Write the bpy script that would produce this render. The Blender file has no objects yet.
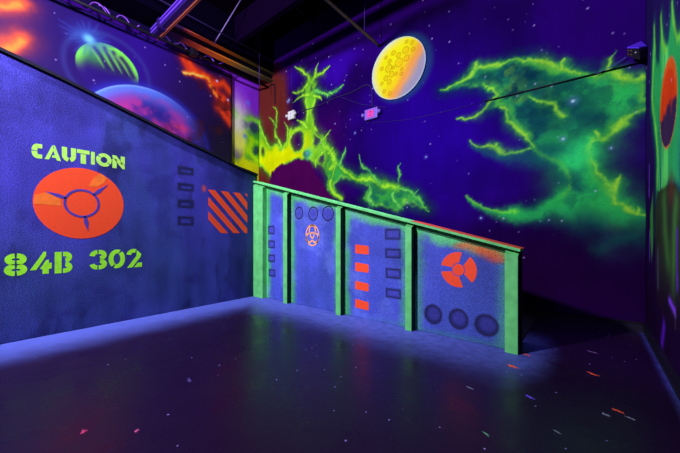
import bpy, bmesh, math, random
import numpy as np
from mathutils import Vector, Matrix

SC = bpy.context.scene
COL = SC.collection
# ------------------------------------------------------------------ camera (level, 16 mm, eye height 1.5 m)
F, CX, HY, EYE = 307.0, 340.0, 232.0, 1.5
YAW = math.atan(250 / 307)
cam_d = bpy.data.cameras.new('camera'); cam = bpy.data.objects.new('camera', cam_d); COL.objects.link(cam)
cam.location = (0, 0, EYE); cam.rotation_euler = (math.pi / 2, 0, YAW)
cam_d.sensor_width = 36; cam_d.lens = F / 680 * 36; cam_d.shift_y = (HY - 226.5) / 680; cam_d.clip_start = .05
SC.camera = cam
SC.view_settings.view_transform = 'Standard'; SC.view_settings.look = 'None'
SC.view_settings.gamma = 1; SC.view_settings.use_curve_mapping = False
SC.view_settings.exposure = 0.0
w = bpy.data.worlds.new('dark_hall'); SC.world = w; w.use_nodes = True
w.node_tree.nodes['Background'].inputs[0].default_value = (.10, .06, .30, 1)
w.node_tree.nodes['Background'].inputs[1].default_value = .06

LC = (0.62, 0.60, 1.0)          # colour of the black-light lamps
def lamp(kind, name, loc, aim, power, color=LC, **kw):
    d = bpy.data.lights.new(name, kind); o = bpy.data.objects.new(name, d); COL.objects.link(o)
    o.location = loc; d.energy = power; d.color = color
    o.rotation_euler = (Vector(aim) - Vector(loc)).to_track_quat('-Z', 'Y').to_euler()
    for k, v in kw.items(): setattr(d, k, v)
    return o
# key flood behind and left of the camera
lamp('SPOT', 'flood_light', (-4.7, -2.8, 5.9), (-4.2, 6.4, 4.9), 5600, spot_size=math.radians(150), spot_blend=.5, shadow_soft_size=.18)
# long black-light strips hung above the two ramp partitions
def strip(name, a, b, tilt_to, power, spread):
    a, b = Vector(a), Vector(b); d = bpy.data.lights.new(name, 'AREA'); o = bpy.data.objects.new(name, d); COL.objects.link(o)
    d.shape = 'RECTANGLE'; d.size = (b - a).length; d.size_y = .12; d.energy = power; d.color = (.50, .56, 1); d.spread = math.radians(spread)
    o.location = (a + b) / 2
    z = -(Vector(tilt_to) - o.location).normalized(); x = (b - a).normalized(); y = z.cross(x).normalized(); z = x.cross(y)
    o.rotation_euler = Matrix((x, y, z)).transposed().to_euler()
strip('strip_light', (-5.45, -1.6, 6.2), (-5.45, 3.9, 6.2), (-6.30, 1.15, 0), 88, 44)
strip('strip_light', (-6.0, 3.72, 5.2), (-1.6, 3.72, 5.2), (-3.8, 4.62, 0), 52, 44)
# violet accent spot added out of view for the right wall's foot glow
lamp('SPOT', 'corner_accent', (.45, 3.2, 3.6), (.50, 5.3, 0), 500, (.30, .12, 1), spot_size=math.radians(42), spot_blend=1, shadow_soft_size=.1)
lamp('SPOT', 'steelwork_accent', (-6.3, 3.4, 5.2), (-8.4, 4.6, 6.7), 90, (.6, .3, 1), spot_size=math.radians(120), spot_blend=1, shadow_soft_size=.1)  # accent spot added to brighten the overhead steel, no fixture modelled

# ------------------------------------------------------------------ picture-to-plane measuring
FW = (-math.sin(YAW), math.cos(YAW)); RT = (math.cos(YAW), math.sin(YAW))
def ray(x, y): return FW[0] * F + RT[0] * (x - CX), FW[1] * F + RT[1] * (x - CX), HY - y
def onX(x, y, X):
    d = ray(x, y); t = X / d[0]; return (d[1] * t, EYE + d[2] * t)
def onY(x, y, Y):
    d = ray(x, y); t = Y / d[1]; return (d[0] * t, EYE + d[2] * t)
def onF(x, y):
    d = ray(x, y); t = EYE / -d[2]; return (d[0] * t, d[1] * t)
XL, XP, YR, YB, XR, ZC = -8.85, -6.1, 4.39, 6.45, .65, 7.75
XM = -8.79                                             # face of the mural boards on the left
fB = lambda P: [onY(x, y, YB) for x, y in P]
fM = lambda P: [onX(x, y, XM) for x, y in P]
fLw = lambda P: [onX(x, y, XL) for x, y in P]
fR = lambda P: [onX(x, y, XR) for x, y in P]
fP = lambda P: [onX(x, y, XP) for x, y in P]
fQ = lambda P: [onY(x, y, YR) for x, y in P]

# ------------------------------------------------------------------ colour and materials
EN = np.array((.62, .60, 1.0)) * 1.15
def lin(c):
    c = np.clip(np.asarray(c, float) / 255, 0, 1)
    return np.where(c <= .04045, c / 12.92, ((c + .055) / 1.055) ** 2.4)
def alb(c): return np.clip(lin(c) / EN, 0.001, .92)
MATS = {}
def mat(name, rgb, rough=.6, metal=0, spec=.3, grain=.12, scale=30, bump=0, raw=False):
    if name in MATS: return MATS[name]
    m = bpy.data.materials.new(name); m.use_nodes = True; n = m.node_tree; b = n.nodes['Principled BSDF']
    c = rgb if raw else alb(rgb)
    g = n.nodes.new('ShaderNodeNewGeometry'); t = n.nodes.new('ShaderNodeTexNoise'); t.inputs['Scale'].default_value = scale; t.inputs['Detail'].default_value = 4
    n.links.new(g.outputs['Position'], t.inputs['Vector'])
    r = n.nodes.new('ShaderNodeMapRange'); r.inputs[3].default_value = 1 - grain * 2; r.inputs[4].default_value = 1 + grain * 2
    n.links.new(t.outputs[0], r.inputs[0])
    x = n.nodes.new('ShaderNodeVectorMath'); x.operation = 'SCALE'; x.inputs[0].default_value = tuple(float(v) for v in c)
    n.links.new(r.outputs[0], x.inputs['Scale']); n.links.new(x.outputs[0], b.inputs['Base Color'])
    b.inputs['Roughness'].default_value = rough; b.inputs['Metallic'].default_value = metal; b.inputs['Specular IOR Level'].default_value = spec
    if bump:
        k = n.nodes.new('ShaderNodeBump'); k.inputs['Strength'].default_value = bump; k.inputs['Distance'].default_value = .01
        n.links.new(t.outputs[0], k.inputs['Height']); n.links.new(k.outputs[0], b.inputs['Normal'])
    MATS[name] = m; return m
def painted(name, rough=.75, speck=0.0, stain=0.0, spec=.0, bump=0):
    """wall paint: hand-laid colours with spray grain and stains"""
    m = bpy.data.materials.new(name); m.use_nodes = True; n = m.node_tree; N = n.nodes; L = n.links; b = N['Principled BSDF']
    a = N.new('ShaderNodeAttribute'); a.attribute_name = 'paint'
    g = N.new('ShaderNodeNewGeometry')
    def noise(sc, det, lo, hi, fmin, fmax, stretch=None):
        t = N.new('ShaderNodeTexNoise'); t.inputs['Scale'].default_value = sc; t.inputs['Detail'].default_value = det
        src = g.outputs['Position']
        if stretch:
            mp = N.new('ShaderNodeVectorMath'); mp.operation = 'MULTIPLY'; mp.inputs[1].default_value = stretch; L.new(src, mp.inputs[0]); src = mp.outputs[0]
        L.new(src, t.inputs['Vector'])
        r = N.new('ShaderNodeMapRange'); r.inputs[1].default_value = fmin; r.inputs[2].default_value = fmax; r.inputs[3].default_value = lo; r.inputs[4].default_value = hi
        L.new(t.outputs[0], r.inputs[0]); return r.outputs[0], t
    s1, t1 = noise(70, 3, 1 - speck, 1 + speck * .8, .35, .65)
    s2, t2 = noise(1.6, 6, 1 - stain, 1 + stain * .5, .3, .7)
    s3, t3 = noise(1.0, 5, 1 - stain, 1 + stain * .3, .3, .65, (3.5, 3.5, .7))
    mul = s1
    for s in (s2, s3):
        q = N.new('ShaderNodeMath'); q.operation = 'MULTIPLY'; L.new(mul, q.inputs[0]); L.new(s, q.inputs[1]); mul = q.outputs[0]
    x = N.new('ShaderNodeVectorMath'); x.operation = 'SCALE'; L.new(a.outputs['Color'], x.inputs[0]); L.new(mul, x.inputs['Scale'])
    L.new(x.outputs[0], b.inputs['Base Color'])
    b.inputs['Roughness'].default_value = rough; b.inputs['Specular IOR Level'].default_value = spec
    if bump:
        k = N.new('ShaderNodeBump'); k.inputs['Strength'].default_value = bump; k.inputs['Distance'].default_value = .012
        L.new(t1.outputs[0], k.inputs['Height']); L.new(k.outputs[0], b.inputs['Normal'])
    return m

# ------------------------------------------------------------------ object helpers
def tag(o, label=None, cat=None, group=None, kind=None):
    if label: o['label'] = label
    if cat: o['category'] = cat
    if group: o['group'] = group
    if kind: o['kind'] = kind
    return o
def thing(name, label, cat, loc=(0, 0, 0), group=None, kind='thing'):
    o = bpy.data.objects.new(name, None); COL.objects.link(o); o.location = loc; o.empty_display_size = .1
    return tag(o, label, cat, group, kind)
def from_bm(name, bm, m, parent=None, smooth=False):
    me = bpy.data.meshes.new(name); bmesh.ops.recalc_face_normals(bm, faces=bm.faces); bm.to_mesh(me); bm.free()
    if parent is not None:
        me.transform(Matrix.Translation(-parent.matrix_world.translation) if parent.parent is None and parent.type == 'EMPTY' else Matrix.Identity(4))
    me.materials.append(m)
    if smooth:
        for p in me.polygons: p.use_smooth = True
    o = bpy.data.objects.new(name, me); COL.objects.link(o)
    if parent is not None: o.parent = parent
    return o
def refresh(): bpy.context.view_layer.update()
def box(bm, lo, hi, bev=0, M=None):
    r = bmesh.ops.create_cube(bm, size=1); vs = r['verts']
    for v in vs:
        v.co = Vector([(lo[i] + hi[i]) / 2 + v.co[i] * (hi[i] - lo[i]) for i in range(3)])
    if bev:
        es = list({e for v in vs for e in v.link_edges})
        rr = bmesh.ops.bevel(bm, geom=es, offset=bev, segments=2, affect='EDGES', profile=.6)
        vs = list({v for f in rr['faces'] for v in f.verts} | {v for v in vs if v.is_valid})
    if M is not None:
        bmesh.ops.transform(bm, matrix=M, verts=[v for v in vs if v.is_valid])
    return vs
def hexa(bm, P):           # eight corners: bottom four then top four
    v = [bm.verts.new(p) for p in P]
    for f in ((0, 1, 2, 3), (4, 5, 6, 7), (0, 1, 5, 4), (1, 2, 6, 5), (2, 3, 7, 6), (3, 0, 4, 7)): bm.faces.new([v[i] for i in f])
def tube(bm, pts, r, n=8):
    pts = [Vector(p) for p in pts]; rings = []; up = None
    for i, p in enumerate(pts):
        d = (pts[min(i + 1, len(pts) - 1)] - pts[max(i - 1, 0)]).normalized()
        if up is None or abs(up.dot(d)) > .95: up = Vector((0, 0, 1)) if abs(d.z) < .9 else Vector((1, 0, 0))
        s = d.cross(up).normalized(); up = s.cross(d).normalized()
        rings.append([bm.verts.new(p + (s * math.cos(2 * math.pi * k / n) + up * math.sin(2 * math.pi * k / n)) * r) for k in range(n)])
    for a, b in zip(rings, rings[1:]):
        for k in range(n): bm.faces.new((a[k], a[(k + 1) % n], b[(k + 1) % n], b[k]))
    bm.faces.new(rings[0]); bm.faces.new(rings[-1][::-1])
def extrude_poly(bm, pts, to3, h=.002, base=-.001):
    """flat polygon in (u, v) on a plane; to3(u, v, height) gives the 3D point"""
    lo = [bm.verts.new(to3(u, v, base)) for u, v in pts]; hi = [bm.verts.new(to3(u, v, h)) for u, v in pts]
    n = len(pts)
    bm.faces.new(hi)
    bm.faces.new(lo[::-1])
    for i in range(n): bm.faces.new((lo[i], lo[(i + 1) % n], hi[(i + 1) % n], hi[i]))
def ribbon(bm, pts, wd, to3, h=.002, taper=None):
    P = [Vector(p) for p in pts]; L, R = [], []
    for i, p in enumerate(P):
        d = (P[min(i + 1, len(P) - 1)] - P[max(i - 1, 0)]).normalized(); nn = Vector((-d.y, d.x))
        ww = wd / 2 * (taper[i] if taper else 1); L.append(p + nn * ww); R.append(p - nn * ww)
    a = [[bm.verts.new(to3(q.x, q.y, hh)) for q in S] for S in (L, R) for hh in (h, -.001)]
    Lh, Ll, Rh, Rl = a
    for i in range(len(P) - 1):
        bm.faces.new((Lh[i], Lh[i + 1], Rh[i + 1], Rh[i])); bm.faces.new((Ll[i], Ll[i + 1], Rl[i + 1], Rl[i]))
        bm.faces.new((Lh[i], Lh[i + 1], Ll[i + 1], Ll[i])); bm.faces.new((Rh[i], Rh[i + 1], Rl[i + 1], Rl[i]))
    for i in (0, -1): bm.faces.new((Lh[i], Rh[i], Rl[i], Ll[i]))
def arc(cx, cy, rx, ry, a0, a1, n=14): return [(cx + rx * math.cos(math.radians(a0 + (a1 - a0) * i / n)), cy + ry * math.sin(math.radians(a0 + (a1 - a0) * i / n))) for i in range(n + 1)]

# ------------------------------------------------------------------ mural painting on fine wall meshes
class Noise:
    def __init__(s, seed): s.t = np.random.RandomState(seed).rand(256, 256)
    def v(s, x, y):
        xi = np.floor(x).astype(int); yi = np.floor(y).astype(int); fx = x - xi; fy = y - yi
        fx = fx * fx * (3 - 2 * fx); fy = fy * fy * (3 - 2 * fy); t = s.t
        a = t[xi & 255, yi & 255]; b = t[(xi + 1) & 255, yi & 255]; c = t[xi & 255, (yi + 1) & 255]; d = t[(xi + 1) & 255, (yi + 1) & 255]
        return (a * (1 - fx) + b * fx) * (1 - fy) + (c * (1 - fx) + d * fx) * fy
    def fbm(s, x, y, o=4):
        r = 0; a = .5; tot = 0
        for i in range(o): r = r + a * s.v(x * 2 ** i + 17.3 * i + 50, y * 2 ** i + 9.1 * i + 50); tot += a; a *= .55
        return r / tot
def sm(e0, e1, x):
    t = np.clip((x - e0) / (e1 - e0), 0, 1); return t * t * (3 - 2 * t)
class Mural:
    def __init__(s, us, vs, base, seed=1, ragged=.05, vfun=None):
        s.us = us; s.vs = vs; U, V = np.meshgrid(us, vs, indexing='ij')
        if vfun is not None: V = V * vfun(U)
        s.U, s.V = U, V; s.c = np.zeros(U.shape + (3,)) + np.array(base, float)
        n1, n2, n3 = Noise(seed), Noise(seed + 1), Noise(seed + 2); s.n = n3
        s.wu = U + ragged * ((n1.fbm(U * 3, V * 3, 5) - .5) * 2.2); s.wv = V + ragged * ((n2.fbm(U * 3, V * 3, 5) - .5) * 2.2)
        s.wu = s.wu + .35 * ragged * (n1.fbm(U * 13 + 5, V * 13, 3) - .5) * 2; s.wv = s.wv + .35 * ragged * (n2.fbm(U * 13, V * 13 + 5, 3) - .5) * 2; s.wn = n3.fbm(U * 6, V * 6, 4)
    def fb(s, sc, o=5, sx=1, sy=1, off=0): return s.n.fbm(s.U * sc * sx + off, s.V * sc * sy + off, o)
    def blend(s, col, a, mode='mix'):
        a = np.clip(a, 0, 1)[..., None]; col = np.array(col, float)
        if mode == 'mix': s.c = s.c * (1 - a) + col * a
        elif mode == 'add': s.c = s.c + col * a
        elif mode == 'max': s.c = np.maximum(s.c, s.c * (1 - a) + col * a)
    def dist(s, pts, warp=True):
        U, V = (s.wu, s.wv) if warp else (s.U, s.V)
        D = np.full(U.shape, 1e9); T = np.zeros(U.shape); P = np.array(pts, float)
        seg = np.hypot(*(P[1:] - P[:-1]).T); cum = np.r_[0, np.cumsum(seg)]; tot = cum[-1] or 1
        for i in range(len(P) - 1):
            a, b = P[i], P[i + 1]; e = b - a; l2 = max(e @ e, 1e-9)
            t = np.clip(((U - a[0]) * e[0] + (V - a[1]) * e[1]) / l2, 0, 1)
            d = np.hypot(U - a[0] - t * e[0], V - a[1] - t * e[1]); k = d < D
            D[k] = d[k]; T[k] = (cum[i] + t[k] * seg[i]) / tot
        return D, T
    def stroke(s, pts, w0, col, w1=None, alpha=1, warp=True, soft=1.0, mode='mix'):
        D, T = s.dist(pts, warp); w1 = w0 if w1 is None else w1; W = np.maximum(w0 + (w1 - w0) * T, .004)
        s.blend(col, alpha * np.exp(-(D / W) ** 2 * (1 / soft)), mode)
    def inside(s, pts, warp=True):
        U, V = (s.wu, s.wv) if warp else (s.U, s.V); ins = np.zeros(U.shape, bool); n = len(pts)
        for i in range(n):
            (x0, y0), (x1, y1) = pts[i], pts[(i + 1) % n]
            if y0 == y1: continue
            k = ((y0 > V) != (y1 > V)) & (U < (x1 - x0) * (V - y0) / (y1 - y0) + x0); ins ^= k
        D, _ = s.dist(list(pts) + [pts[0]], warp); return np.where(ins, D, -D)
    def fill(s, pts, col, soft=.05, alpha=1, warp=True, mode='mix'):
        s.blend(col, alpha * sm(-soft, soft, s.inside(pts, warp)), mode)
    def spot(s, u, v, r, col, alpha=1, soft=.3, warp=False, ry=None, mode='mix'):
        U, V = (s.wu, s.wv) if warp else (s.U, s.V); d = np.hypot((U - u) / r, (V - v) / (ry or r))
        s.blend(col, alpha * (1 - sm(1 - soft, 1 + soft, d)), mode)
    def stars(s, n, seed, u0, u1, v0, v1, size=.011):
        R = random.Random(seed)
        for i in range(n):
            u, v = R.uniform(u0, u1), R.uniform(v0, v1); b = R.random(); r = size * (1 + 1.0 * b * b)
            i0, i1 = np.searchsorted(s.us, (u - .08, u + .08)); j0, j1 = np.searchsorted(s.vs, (v - .08, v + .08))
            sub = np.s_[i0:i1, j0:j1]; d = np.hypot(s.U[sub] - u, s.V[sub] - v)
            a = (np.exp(-(d / r) ** 2) * (.35 + .6 * b))[..., None]
            s.c[sub] = s.c[sub] * (1 - a) + np.array((190, 180, 255)) * a
    def build(s, name, to3, m, parent=None, thick=None):
        nu, nv = s.U.shape; co = np.empty((nu * nv, 3)); x, y, z = to3(s.U.ravel(), s.V.ravel()); co[:, 0] = x; co[:, 1] = y; co[:, 2] = z
        idx = np.arange(nu * nv).reshape(nu, nv)
        q = np.stack([idx[:-1, :-1], idx[1:, :-1], idx[1:, 1:], idx[:-1, 1:]], -1).reshape(-1, 4)
        if thick is not None:      # give the painted face a body: rim and back
            rim = np.concatenate([idx[:, 0], idx[-1, 1:], idx[-2::-1, -1], idx[0, -2:0:-1]])
            bk = co[rim] + np.array(thick); k0 = len(co); co = np.vstack([co, bk]); nr = len(rim)
            b = np.arange(nr); q2 = np.stack([rim, k0 + b, k0 + (b + 1) % nr, rim[(b + 1) % nr]], -1); q = np.vstack([q, q2])
        me = bpy.data.meshes.new(name); me.vertices.add(len(co)); me.vertices.foreach_set('co', co.ravel())
        loops = q.ravel(); nf = len(q); extra = 0
        if thick is not None: extra = 1; loops = np.concatenate([loops, k0 + b[::-1]])
        me.loops.add(len(loops)); me.loops.foreach_set('vertex_index', loops.astype(np.int32))
        me.polygons.add(nf + extra); me.polygons.foreach_set('loop_start', (np.arange(nf + extra) * 4).astype(np.int32))
        me.update(calc_edges=True)
        at = me.color_attributes.new('paint', 'FLOAT_COLOR', 'POINT'); c = np.ones((len(co), 4)); ca = alb(s.c.reshape(-1, 3)); c[:nu * nv, :3] = ca
        if thick is not None: c[nu * nv:, :3] = ca[rim]
        at.data.foreach_set('color', c.ravel().astype(np.float32)); me.materials.append(m); me.validate()
        o = bpy.data.objects.new(name, me); COL.objects.link(o)
        if parent is not None:
            me.transform(Matrix.Translation(-parent.location)); o.parent = parent
        return o
def span(a, b, st): return np.linspace(a, b, int(round((b - a) / st)) + 1)

# ================================================================== THE SETTING
REAR = -4.6
# ---- floor
m = bpy.data.materials.new('worn_floor'); m.use_nodes = True; n = m.node_tree; N, L = n.nodes, n.links; b = N['Principled BSDF']
g = N.new('ShaderNodeNewGeometry'); sx = N.new('ShaderNodeSeparateXYZ'); L.new(g.outputs['Position'], sx.inputs[0])
def math_(op, a, b_=None, c=None, clamp=False):
    q = N.new('ShaderNodeMath'); q.operation = op; q.use_clamp = clamp
    for i, v in enumerate((a, b_, c)):
        if v is None: continue
        if isinstance(v, (int, float)): q.inputs[i].default_value = v
        else: L.new(v, q.inputs[i])
    return q.outputs[0]
def nz(scale, det=4, rough=.6):
    t = N.new('ShaderNodeTexNoise'); t.inputs['Scale'].default_value = scale; t.inputs['Detail'].default_value = det; t.inputs['Roughness'].default_value = rough
    L.new(g.outputs['Position'], t.inputs['Vector']); return t.outputs[0]
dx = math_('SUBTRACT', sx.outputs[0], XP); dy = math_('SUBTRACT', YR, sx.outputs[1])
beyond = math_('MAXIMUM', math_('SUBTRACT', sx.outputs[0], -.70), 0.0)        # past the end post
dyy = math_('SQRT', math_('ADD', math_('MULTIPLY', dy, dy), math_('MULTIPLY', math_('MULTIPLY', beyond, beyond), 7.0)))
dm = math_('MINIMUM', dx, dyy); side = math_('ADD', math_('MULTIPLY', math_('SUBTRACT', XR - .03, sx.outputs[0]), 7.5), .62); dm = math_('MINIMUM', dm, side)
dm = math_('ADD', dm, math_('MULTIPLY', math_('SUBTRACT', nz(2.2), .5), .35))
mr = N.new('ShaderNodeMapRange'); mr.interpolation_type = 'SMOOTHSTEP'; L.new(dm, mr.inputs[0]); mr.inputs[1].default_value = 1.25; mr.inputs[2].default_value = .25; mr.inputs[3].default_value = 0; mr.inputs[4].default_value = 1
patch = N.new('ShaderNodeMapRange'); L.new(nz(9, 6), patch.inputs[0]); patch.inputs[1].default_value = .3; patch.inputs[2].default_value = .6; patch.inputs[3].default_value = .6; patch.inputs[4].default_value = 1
pool_tint = math_('MULTIPLY', mr.outputs[0], patch.outputs[0])  # pool of lamp light along partitions and right wall, painted into floor colour
mx = N.new('ShaderNodeMix'); mx.data_type = 'RGBA'; L.new(pool_tint, mx.inputs[0])
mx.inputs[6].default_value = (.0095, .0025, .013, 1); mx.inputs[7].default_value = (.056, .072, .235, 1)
# fine spray specks all over the floor
vo = N.new('ShaderNodeTexVoronoi'); vo.inputs['Scale'].default_value = 9; L.new(g.outputs['Position'], vo.inputs['Vector'])
sp = math_('LESS_THAN', vo.outputs['Distance'], .075); pk = N.new('ShaderNodeSeparateColor'); L.new(vo.outputs['Color'], pk.inputs[0])
sp = math_('MULTIPLY', sp, math_('GREATER_THAN', pk.outputs[0], .72))
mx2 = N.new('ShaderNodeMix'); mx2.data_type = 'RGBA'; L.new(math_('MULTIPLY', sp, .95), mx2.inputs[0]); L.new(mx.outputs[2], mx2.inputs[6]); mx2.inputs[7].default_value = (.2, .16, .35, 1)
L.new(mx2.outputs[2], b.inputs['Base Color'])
rr = N.new('ShaderNodeMapRange'); L.new(nz(3, 6), rr.inputs[0]); rr.inputs[1].default_value = .3; rr.inputs[2].default_value = .7; rr.inputs[3].default_value = .22; rr.inputs[4].default_value = .38
L.new(math_('ADD', rr.outputs[0], math_('MULTIPLY', pool_tint, .35)), b.inputs['Roughness']); b.inputs['Specular IOR Level'].default_value = .24
bp = N.new('ShaderNodeBump'); bp.inputs['Strength'].default_value = .25; bp.inputs['Distance'].default_value = .008; L.new(nz(14, 5), bp.inputs['Height']); L.new(bp.outputs[0], b.inputs['Normal'])
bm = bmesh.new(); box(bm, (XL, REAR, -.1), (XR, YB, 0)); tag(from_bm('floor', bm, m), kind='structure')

bm = bmesh.new(); box(bm, (XL - .1, REAR, ZC), (XR + .1, YB + .1, ZC + .1)); tag(from_bm('ceiling', bm, mat('ceiling_deck', (6, 3, 12), .9, spec=0, scale=6, grain=.2)), kind='structure')
bm = bmesh.new(); box(bm, (XL, REAR - .1, 0), (XR, REAR, ZC)); tag(from_bm('wall_rear', bm, mat('rear_wall_paint', (16, 8, 40), .8, scale=3)), kind='structure')

# ---- back wall: purple space mural with green nebulae
B = Mural(span(XL, XR, .015), span(0, ZC, .015), (34, 0, 100), seed=3, ragged=.085)
U, V = B.U, B.V
B.blend((20, 0, 62), sm(.42, .62, B.fb(.55, 4)) * .75)                                   # darker clouds
B.blend((48, 6, 158), sm(.5, .75, B.fb(.4, 3, off=7)) * .8)
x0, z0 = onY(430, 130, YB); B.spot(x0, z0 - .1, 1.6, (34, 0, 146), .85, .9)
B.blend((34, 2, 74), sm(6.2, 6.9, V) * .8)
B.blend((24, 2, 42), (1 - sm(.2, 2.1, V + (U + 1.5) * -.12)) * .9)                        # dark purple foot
a = onY(330, 55, YB); b_ = onY(470, 0, YB)
B.stroke([onY(300, 68, YB), onY(350, 44, YB), onY(460, 0, YB)], .16, (16, 0, 48), alpha=.75, warp=False)
B.fill(fB([(256, 60), (285, 72), (290, 110), (296, 150), (296, 215), (256, 215)]), (96, 34, 26), .25, .92)      # rust brown field
B.fill(fB([(284, 120), (340, 110), (345, 200), (280, 210)]), (62, 4, 92), .5, .5)
# left nebula
G1, G2, YG, YY, TL = (52, 150, 40), (110, 205, 40), (178, 230, 40), (205, 215, 0), (22, 120, 90)
def cloudy(M, ins, deep, mid, rim, w=.06, k=1.0):
    M.blend(deep, k * sm(-.30, .08, ins) * .7); M.blend(mid, k * sm(-.07, .09, ins) * .92)
    M.blend(rim, k * np.exp(-((ins - w * .7) / w) ** 2) * np.clip(M.wn * 2.2 - .45, 0, 1) * .85)
def curve2(P, n=4):
    out = []
    for i in range(len(P) - 1):
        p0, p1, p2, p3 = [np.array(P[max(0, min(len(P) - 1, j))]) for j in (i - 1, i, i + 1, i + 2)]
        for k in range(n):
            t = k / n; out.append(tuple(.5 * ((2 * p1) + (-p0 + p2) * t + (2 * p0 - 5 * p1 + 4 * p2 - p3) * t * t + (-p0 + 3 * p1 - 3 * p2 + p3) * t ** 3)))
    return out + [tuple(P[-1])]
def bolt(M, pts, w, core=YG, mid=G1, halo=.9, gw=3.0, tip=.25, both=False):
    pts = curve2(pts); D, T = M.dist(pts); tp = tip + (1 - tip) * sm(0, .45, T)
    if both: tp = tp * (tip + (1 - tip) * sm(0, .3, 1 - T))
    W = np.maximum(w * tp * (.45 + 1.15 * M.wn), .006)
    M.blend(mid, .55 * halo * np.exp(-(D / (W * gw)) ** 2)); M.blend(tuple((a + b) / 2 for a, b in zip(mid, core)), .75 * np.exp(-(D / (W * 1.7)) ** 2)); M.blend(core, np.clip(M.wn * 2.6 - .45, .15, .95) * np.exp(-(D / W) ** 2))
bodyA = fB([(254, 110), (259, 121), (263, 137), (269, 147), (276, 144), (281, 149), (287, 143), (289, 130), (296, 127), (304, 126), (307, 112), (304, 100), (305, 86), (310, 78), (316, 84), (315, 98), (312, 112), (314, 126), (320, 133), (325, 139), (333, 151), (337, 166), (330, 176), (322, 166), (315, 163), (306, 157), (294, 160), (282, 168), (272, 176), (254, 162)])
bodyB = fB([(330, 152), (338, 163), (350, 171), (372, 176), (397, 186), (415, 192), (429, 209), (408, 202), (398, 210), (380, 206), (364, 200), (371, 187), (354, 180), (340, 177), (334, 186), (337, 197), (327, 190), (326, 172)])
ia = B.inside(bodyA)
for x, y, rx, ry in [(297.5, 141, .30, .32), (316.8, 138, .12, .22), (307, 154, .14, .13), (321, 158, .12, .20), (311, 88, .05, .08), (263, 152, .10, .14)]:
    q = onY(x, y, YB); ia = np.minimum(ia, (np.hypot((B.wu - q[0]) / rx, (B.wv - q[1]) / ry) - 1) * min(rx, ry))
cloudy(B, ia, (60, 112, 40), (104, 184, 36), (160, 224, 50), .05)
B.blend(YY, sm(.0, .10, ia) * sm(5.0, 4.0, V) * sm(-6.0, -6.7, U) * .95)
cloudy(B, B.inside(bodyB), (20, 84, 60), (48, 150, 62), (132, 206, 64), .05)
ib = B.inside(bodyB); B.blend((20, 90, 84), sm(.0, .06, ib) * sm(.45, .6, B.fb(3.4, 5, off=3)) * sm(-5.2, -4.2, U) * .8)
for w_, P in [(.05, [(294, 67), (299, 69), (303, 71), (307, 75), (310, 82)]), (.05, [(330, 65), (326, 69), (323, 73), (317, 76), (312, 82)]), (.03, [(318, 64), (316, 69), (316, 75), (313, 80)]),
              (.05, [(344, 84), (339, 88), (333, 91), (324, 93), (315, 90)]), (.04, [(292, 92), (297, 92), (302, 89), (307, 85)]), (.04, [(293, 103), (297, 98), (302, 95), (308, 94)]), (.03, [(322, 101), (318, 97), (313, 95)]),
              (.05, [(273, 106), (277, 110), (277, 118), (275, 127), (277, 137), (281, 147)]), (.03, [(284, 122), (287, 128), (287, 138), (286, 146)]), (.03, [(269, 119), (273, 121), (276, 126)]), (.05, [(256, 108), (257, 116), (260, 126), (264, 138), (270, 148)]),
              (.05, [(298, 119), (303, 124), (307, 128)]), (.07, [(312, 132), (320, 138), (323, 145), (331, 152), (334, 164), (330, 170)]), (.022, [(330, 129), (326, 135), (322, 141)]), (.025, [(334, 147), (331, 152), (328, 154)]),
              (.06, [(334, 164), (340, 168), (350, 174), (360, 179), (372, 180), (384, 184), (397, 188)]), (.03, [(346, 146), (344, 154), (341, 160), (337, 166)]),
              (.03, [(359, 154), (360, 162), (364, 167), (372, 175), (382, 182)]), (.028, [(400, 163), (398, 169), (400, 176), (396, 185)]),
              (.04, [(397, 188), (407, 190), (414, 193), (421, 200), (430, 211)]), (.02, [(417, 188), (415, 194), (412, 197)]),
              (.05, [(334, 168), (331, 178), (330, 186), (334, 194), (341, 199)]), (.04, [(370, 183), (371, 192), (368, 200), (376, 206)]), (.04, [(396, 188), (393, 196), (396, 203), (404, 208)]),
              (.035, [(326, 150), (319, 153), (315, 160), (315, 167)])]:
    bolt(B, fB(P), w_ * .64, gw=3.6, core=(156, 220, 48) if P[0][0] < 335 else (110, 200, 84), mid=(56, 130, 36) if P[0][0] < 335 else (26, 112, 66), both=P[0][0] > 395)
q = onY(308, 152, YB); B.spot(q[0], q[1] - .05, .16, (60, 190, 150), .7, .9)
mesa = fB([(272, 172), (280, 166), (287, 166), (293, 161), (304, 158), (311, 164), (314, 172), (330, 196), (345, 222), (262, 222)])
B.fill(mesa, (66, 4, 74), .04, 1)
# right nebula
body = fB([(441, 92), (452, 86), (462, 78), (470, 72), (478, 68), (492, 67), (507, 60), (522, 57), (540, 61), (556, 67), (568, 72), (580, 74), (594, 79), (606, 72), (612, 72), (627, 77), (649, 77),
           (649, 110), (628, 115), (620, 126), (606, 138), (594, 143), (588, 150), (592, 166), (602, 180), (610, 189), (614, 204), (624, 207), (637, 213), (650, 215), (650, 245), (630, 262), (606, 262), (594, 246), (584, 232), (574, 222), (562, 212),
           (552, 212), (536, 217), (515, 216), (530, 211), (552, 203), (562, 196), (567, 184), (560, 174), (553, 164), (540, 157), (528, 148), (529, 139), (519, 130), (510, 122), (506, 110), (498, 108), (490, 110), (495, 100), (495, 93), (482, 87), (462, 87)])
ins = B.inside(body) + .16 * (B.fb(2.2, 6, off=51) - .5) * sm(.2, -.2, B.inside(body) - .1)
B.blend((10, 60, 76), sm(-.30, .1, ins) * .75)
B.blend((22, 112, 86), sm(-.08, .12, ins) * .95)
B.blend((12, 66, 84), sm(-.02, .1, ins) * sm(.40, .60, B.fb(1.8, 6, off=3)) * .9)
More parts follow.
